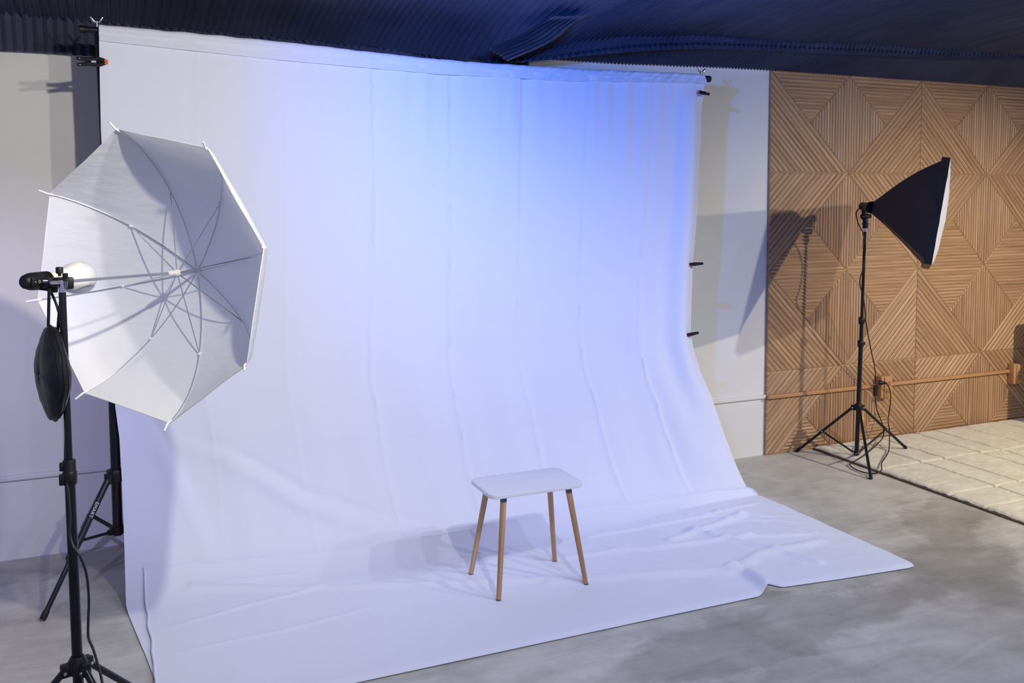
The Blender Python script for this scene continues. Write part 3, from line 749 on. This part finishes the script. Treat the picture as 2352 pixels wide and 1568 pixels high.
# ------------------------------------------------------------------ left light stand with lamp head and umbrella
DL = 2.27
LP = at_depth(164, 1100, DL); LX, LY = LP.x, LP.y
def lp(z, k=1): return V((lerp(-3.6390, -3.6445, min(1, max(0, (z-.3)/1.0))) , lerp(-1.925, -1.880, min(1, max(0, (z-.3)/1.0))), z))
ls = thing('light_stand', (lp(.3).x, lp(.3).y, 0), 'black light stand in the left foreground holding the white umbrella', 'light stand', 'light stands')
b = MB(); b.cyl(lp(.30), lp(.87), .0125, seg=20); obj('lower_tube', b, BMETAL, ls)
b = MB(); b.cyl(lp(.86), lp(1.312), .0085, seg=20); obj('upper_tube', b, BMETAL, ls)
b = MB(); b.cyl(lp(1.30), lp(1.325), .0068, seg=16); b.cyl(lp(1.325), lp(1.34), .0045, seg=16); obj('spigot', b, CHROME, ls)
b = MB(); b.lathe(lp(.833), (0, 0, 1), [(0, .0155), (.002, .0168), (.031, .0168), (.0325, .0158), (.034, .0150), (.060, .0150), (.062, .0140)]); b.box(lp(.848)+V((-.018, -.006, 0)), (.012, .014, .028), None, .003); b.box(lp(.880)+V((-.017, -.006, 0)), (.010, .012, .022), None, .003)
obj('lock_collar', b, BLACK, ls)
hub = at_depth(180, 1533, DL); hz = hub.z
ff = [V((-.30, -.24, 0)), V((.38, -.10, 0)), V((.02, .42, 0))]
ff = [V((-.335, -.10, 0)), V((.20, -.27, 0)), V((.25, .235, 0))]
b = MB(); b.lathe(lp(hz-.020), (0, 0, 1), [(0, .022), (.004, .025), (.026, .025), (.040, .017), (.044, .015)], 20)
for d in ff:
    e = d.normalized(); b.box(lp(hz-.006)+e*.026, (.026, .024, .030), Matrix.Rotation(math.atan2(e.y, e.x), 3, 'Z'), .003)
obj('leg_collar', b, BLACK, ls)
b = MB(); b.lathe(lp(.05), (0, 0, 1), [(0, .012), (.003, .016), (.02, .016), (.024, .013)]); hubo = obj('brace_hub', b, BLACK, ls)
b = MB(); b.cyl(lp(.06), lp(.31), .0115); obj('centre_tube', b, BMETAL, ls)
for d in ff:
    e = d.normalized(); a = lp(hz-.008)+e*.032; q = lp(.3)+d*1.15; q.z = .010; s = e.cross(V((0, 0, 1)))
    b = MB(); b.cyl(a, q, .0085); leg = obj('leg', b, BMETAL, ls)
    b = MB(); b.cyl(lerp(a, q, .96), q+(q-a).normalized()*.003, .0100); obj('rubber_foot', b, BLACK, leg)
    b = MB(); b.cyl(a-s*.0145, a+s*.0145, .0040, seg=12); obj('rivet', b, CHROME, leg)
    b = MB(); b.tube([lp(.06)+e*.014, lerp(a, q, .55)], .006, 10, flat=s); obj('brace', b, BMETAL, ls)

# umbrella: rim circle and axis measured from the photo
UC = V((-3.454, -1.639, 1.330)); UA = V((.7119, .7021, -.0150)).normalized(); UH, UR = .216, .42
TIP0 = V((-3.508, -1.574, 1.742))-UC; uu = (TIP0-UA*TIP0.dot(UA)).normalized(); ww = (V((-3.164, -1.931, 1.415))-UC); ww = (ww-UA*ww.dot(UA)); ww = (ww-uu*ww.dot(uu)).normalized()
APX = UC+UA*UH
um = thing('photo_umbrella', UC, 'white translucent photo umbrella opened toward the backdrop, clipped to the left stand', 'umbrella')
def ribp(k, t):
    a = k*PI/4; r = UR*(math.sin(t*1.32)/math.sin(1.32)); h = UH*(math.cos(t*1.32)-math.cos(1.32))/(1-math.cos(1.32))
    return UC+(uu*math.cos(a)+ww*math.sin(a))*r+UA*h
def gore(u, v):
    k = u*8; i = int(k); f = k-i
    if i >= 8: i, f = 7, 1.0
    p = lerp(ribp(i, v), ribp(i+1, v), f); s = 4*f*(1-f)
    q = UC+UA*(-.06); d = (p-q).normalized()
    p += d*(.004*s*math.sin(v*PI*.9)) - (p-UC-UA*(p-UC).dot(UA))*(.006*s*v*v)
    p += d*(.0035*s*nz(k*2.3, v*9, 3))*v
    return p
b = MB(); b.grid(129, 26, lambda u, v: gore(u, .02+.98*v)); obj('canopy', b, CANOPY, um, smooth=24)
b = MB(); b.tube([gore(k/128, 1.0) for k in range(129)], .0014, 6, cap=False); obj('canopy_hem', b, WPLAST, um)
for k in range(8):
    inn = (ribp(k, .5)-UC).normalized()
    pts = [ribp(k, .03+.97*j/18)-UA*.004-(ribp(k, 1)-UC).normalized()*.003 for j in range(19)]
    b = MB(); b.tube(pts, .0017, 8); rib = obj('rib', b, SHEEN, um)
    e = pts[-1]; dr = (pts[-1]-pts[-2]).normalized(); rd = (ribp(k, 1)-UC).normalized()
    b = MB(); b.tube([e-dr*.012, e+dr*.006, e+(dr+rd*.4).normalized()*.030], [.0030, .0032, .0026], 8); obj('rib_tip', b, WPLAST, rib)
    j = pts[8]; rn = APX-UA*.088
    b = MB(); b.tube([rn, j], .0016, 8); obj('stretcher', b, SHEEN, um)
    b = MB(); b.tube([j-dr*.004, j+dr*.006], .0034, 8); obj('rib_joint', b, WPLAST, rib)
b = MB(); b.cyl(APX+UA*.020, APX-UA*.52, .0042, seg=14); shaft = obj('shaft', b, SHEEN, um)
b = MB(); b.lathe(APX-UA*.125, UA, [(0, .0062), (.004, .0078), (.030, .0078), (.032, .011), (.042, .011), (.044, .006)], 18); obj('runner', b, WPLAST, um)
b = MB(); b.lathe(APX-UA*.012, UA, [(0, .006), (.003, .011), (.014, .011), (.018, .007), (.045, .005)], 18); obj('ferrule', b, WPLAST, um)

# lamp head: socket housing, bracket and bulb, pointing along the umbrella
GC = at_depth(181, 638, 2.435)
lh = thing('lamp_head', GC-UA*.13, 'black lamp socket with a large white bulb on top of the left stand', 'lamp')
b = MB(); b.lathe(GC, UA, [(-.006, .0440), (.002, .0448), (.012, .0435), (.022, .0392), (.031, .0323), (.038, .0232), (.043, .0120), (.0448, .003)], 36); bulb = obj('bulb', b, GLOBE, lh, label='frosted bulb globe')
b = MB(); b.lathe(GC, UA, [(-.100, .016), (-.092, .0195), (-.075, .022), (-.052, .0275), (-.030, .0375), (-.012, .0432), (-.004, .0442)], 36); obj('bulb_base', b, WPLAST, bulb, label='white bulb base')
b = MB(); b.lathe(GC, UA, [(-.170, .0130), (-.166, .0170), (-.150, .0222), (-.130, .0232), (-.106, .0225), (-.096, .0210), (-.090, .0185), (-.086, .0140)], 16); house = obj('socket_housing', b, BLACK, lh, smooth=30)
side = UA.cross(V((0, 0, 1))).normalized()
if side.dot(CAM-GC) < 0: side = -side
Rh = Matrix((UA, side, V((0, 0, 1)))).transposed()
b = MB()
for k in range(4): b.lathe(GC-UA*(.118-.006*k), UA, [(0, .0238), (.0022, .0238)], 16)
obj('vent_ribs', b, BLACK, house)
b = MB(); b.box(GC-UA*.148+side*.0215, (.030, .008, .024), Rh, .003); swt = obj('rocker_switch', b, BLACK, house)
b = MB(); b.box(GC-UA*.1545+side*.0260, (.0045, .001, .0012), Rh); b.add([], [])
for k in range(14):
    a0, a1 = 2*PI*k/14, 2*PI*(k+1)/14; cc = GC-UA*.142+side*.0258
    b.cyl(cc+UA*math.cos(a0)*.0028+V((0, 0, math.sin(a0)*.0036)), cc+UA*math.cos(a1)*.0028+V((0, 0, math.sin(a1)*.0036)), .0005, seg=6)
obj('switch_marks', b, WHITE_INK, swt, label='white I and O marks')
b = MB(); b.box(at_depth(128, 647, 2.31), (.060, .022, .022), Rh, .004); b.box(at_depth(157, 650, 2.275), (.024, .024, .030), Matrix.Rotation(.1, 3, 'Z'), .005); b.box(at_depth(121, 662, 2.33), (.018, .02, .022), Rh, .003)
brk = obj('umbrella_bracket', b, BLACK, lh)
b = MB(); b.lathe(at_depth(137, 634, 2.285), (0, 0, 1), [(0, .004), (.006, .004), (.007, .0085), (.021, .009), (.023, .0075)], 12)
b.lathe(at_depth(150, 640, 2.27), (0, 0, 1), [(0, .006), (.012, .0068), (.014, .005)], 12); obj('clamp_knob', b, BLACK, brk)
b = MB(); b.cyl(at_depth(98, 645, 2.275), at_depth(112, 645, 2.285), .0045, seg=12); obj('clamp_bolt', b, CHROME, brk)
b = MB(); b.cyl(at_depth(152, 645, 2.262), at_depth(152, 662, 2.267), .0048, seg=14); obj('clamp_bolt', b, CHROME, brk)
P = [GC-UA*.125-V((0, 0, .02)), at_depth(113, 668, 2.30), at_depth(126, 690, 2.285), at_depth(136, 722, 2.285), at_depth(142, 760, 2.285), at_depth(147, 820, 2.30), at_depth(150, 900, 2.29), at_depth(151, 980, 2.285), at_depth(150, 1050, 2.275), at_depth(151, 1085, 2.262), at_depth(157, 1130, 2.255), at_depth(161, 1190, 2.250), at_depth(160, 1225, 2.248), at_depth(168, 1253, 2.244), at_depth(183, 1275, 2.24), at_depth(198, 1315, 2.25), at_depth(204, 1370, 2.26), at_depth(203, 1420, 2.26), at_depth(203, 1462, 2.26), at_depth(214, 1490, 2.25), at_depth(226, 1530, 2.24), at_depth(236, 1575, 2.22), at_depth(250, 1700, 2.18), V((-3.47, -1.98, .012)), V((-3.55, -2.3, .010)), V((-3.9, -2.6, .010))]
b = MB(); b.tube(spl(P, 8), .0032, 8); obj('power_lead', b, CORD, lh)

# round pouch hanging from the bracket by two straps
BC = at_depth(121, 860, 2.272)
bag = thing('pouch', BC, 'round black zipped pouch hanging by straps from the left lamp stand', 'pouch')
va = math.atan2((CAM-BC).y, (CAM-BC).x); bn = V((math.cos(va-1.33), math.sin(va-1.33), 0)); bs = V((-bn.y, bn.x, 0))
def pouch(u, v):
    a = u*2*PI; ph = (v-.5)*PI
    cr = math.cos(ph); ct, stt = math.cos(a), math.sin(a)
    r = .118*(abs(cr)**.80); R_ = r*(1-.07*abs(math.sin(2*a))**2)
    th = .034*math.sin(ph)*(1-.15*abs(ct))
    z = R_*ct; z = z*(1.02 if z > 0 else 1.0)
    if z > .08: pass
    wob = (.004*nz(ct*2, stt*2, v*4)+.002*nz(ct*6, stt*6, v*3))*cr
    return BC+V((0, 0, z+.002))+bs*(R_*stt*.86)+bn*(th+wob)
b = MB(); b.grid(49, 25, pouch); obj('body', b, BNYLON, bag, smooth=60)
for vv, nm, rad in ((.5, 'zip', .0030), (.60, 'seam', .0016), (.40, 'seam', .0016)):
    b = MB(); b.tube([pouch(k/64, vv) for k in range(65)], rad, 8, cap=False); obj(nm, b, BLACK if nm == 'zip' else BNYLON, bag)
for P in ([at_depth(113, 662, 2.285), at_depth(112, 700, 2.28), at_depth(111, 756, 2.272)], [at_depth(138, 652, 2.27), at_depth(139, 690, 2.262), at_depth(135, 730, 2.262), at_depth(133, 760, 2.27)]):
    b = MB(); b.tube(spl(P, 6), .0042, 8, flat=RT); obj('strap', b, BNYLON, bag)

# unseen chair added outside the right of the view, to shade wall and rug
ac = thing('added_armchair', (2.46, -.66, .026), 'dark unseen chair added at the far right of the rug to shade the wood wall', 'added_armchair')
DARKF = mat('dark_upholstery', (.03, .028, .03), .9)
for nm, c_, s_ in (('seat', (2.46, -.70, .34), (.56, .56, .18)), ('backrest', (2.46, -.40, .60), (.70, .14, .52)), ('armrest', (2.13, -.68, .42), (.10, .58, .34)), ('armrest', (2.79, -.68, .42), (.10, .58, .34))):
    b = MB(); b.box(c_, s_, None, .035, 3); obj(nm, b, DARKF, ac)
for x in (2.16, 2.76):
    for y in (-.40, -.92):
        b = MB(); b.cyl((x, y, .26), (x, y, .027), .018, .013); obj('leg', b, BMETAL, ac)

# ------------------------------------------------------------------ light
def area_l(name, loc, tgt, power, col, size=.12):
    d = bpy.data.lights.new(name, 'AREA'); d.shape = 'DISK'; d.size = size; d.energy = power; d.color = col
    o = bpy.data.objects.new(name, d); COL.objects.link(o); o.location = V(loc); o.rotation_euler = (V(tgt)-V(loc)).to_track_quat('-Z', 'Y').to_euler(); return o
def spot_l(name, loc, tgt, power, col, deg, blend=1.0, size=.03):
    d = bpy.data.lights.new(name, 'SPOT'); d.energy = power; d.color = col; d.spot_size = math.radians(deg); d.spot_blend = blend; d.shadow_soft_size = size
    o = bpy.data.objects.new(name, d); COL.objects.link(o); o.location = V(loc); o.rotation_euler = (V(tgt)-V(loc)).to_track_quat('-Z', 'Y').to_euler(); return o
def point_l(loc, power, col, r=.04):
    d = bpy.data.lights.new('ceiling_lamp', 'POINT'); d.energy = power; d.color = col; d.shadow_soft_size = r
    o = bpy.data.objects.new('ceiling_lamp', d); COL.objects.link(o); o.location = V(loc); return o
for loc, tgt, p, c, deg in (
        ((-4.35, -3.2, 2.30), (-4.08, 0, .62), 150, (.56, .52, 1.0), 36),
        ((-2.95, -3.1, 2.30), (-3.95, -.2, 1.35), 120, (1.0, .94, .80), 104),
        ((-2.40, -3.2, 2.30), (-3.30, -.6, .55), 70, (1.0, .95, .84), 105),
        ((-1.70, -3.1, 2.30), (-2.30, -1.1, .0), 36, (.58, .62, 1.0), 92),
        ((-1.10, -3.1, 2.30), (-1.80, -1.2, .0), 36, (.66, .72, 1.0), 92),
        ((-.55, -2.9, 2.30), (-1.60, -1.1, .0), 50, (.88, .92, 1.0), 92),
        ((.40, -3.3, 2.30), (.20, -.5, .4), 120, (.96, .96, .95), 104),
        ((2.10, -3.0, 2.30), (1.55, -.6, .15), 330, (1.0, .87, .61), 92)):
    spot_l('ceiling_lamp', loc, tgt, p, c, deg, 1.0, .025)
spot_l('blue_spot', (-2.50, -2.05, 2.12), (-1.45, -.4, 2.02), 110, (.0, .19, 1.0), 116, 1.0, .03)
w = bpy.data.worlds.new('world'); SC.world = w; w.use_nodes = True
w.node_tree.nodes['Background'].inputs['Color'].default_value = (.55, .57, 1.0, 1); w.node_tree.nodes['Background'].inputs['Strength'].default_value = .40

vs_ = SC.view_settings; vs_.view_transform = 'Standard'; vs_.look = 'None'; vs_.exposure = 0.13; vs_.gamma = 1.0; vs_.use_curve_mapping = False
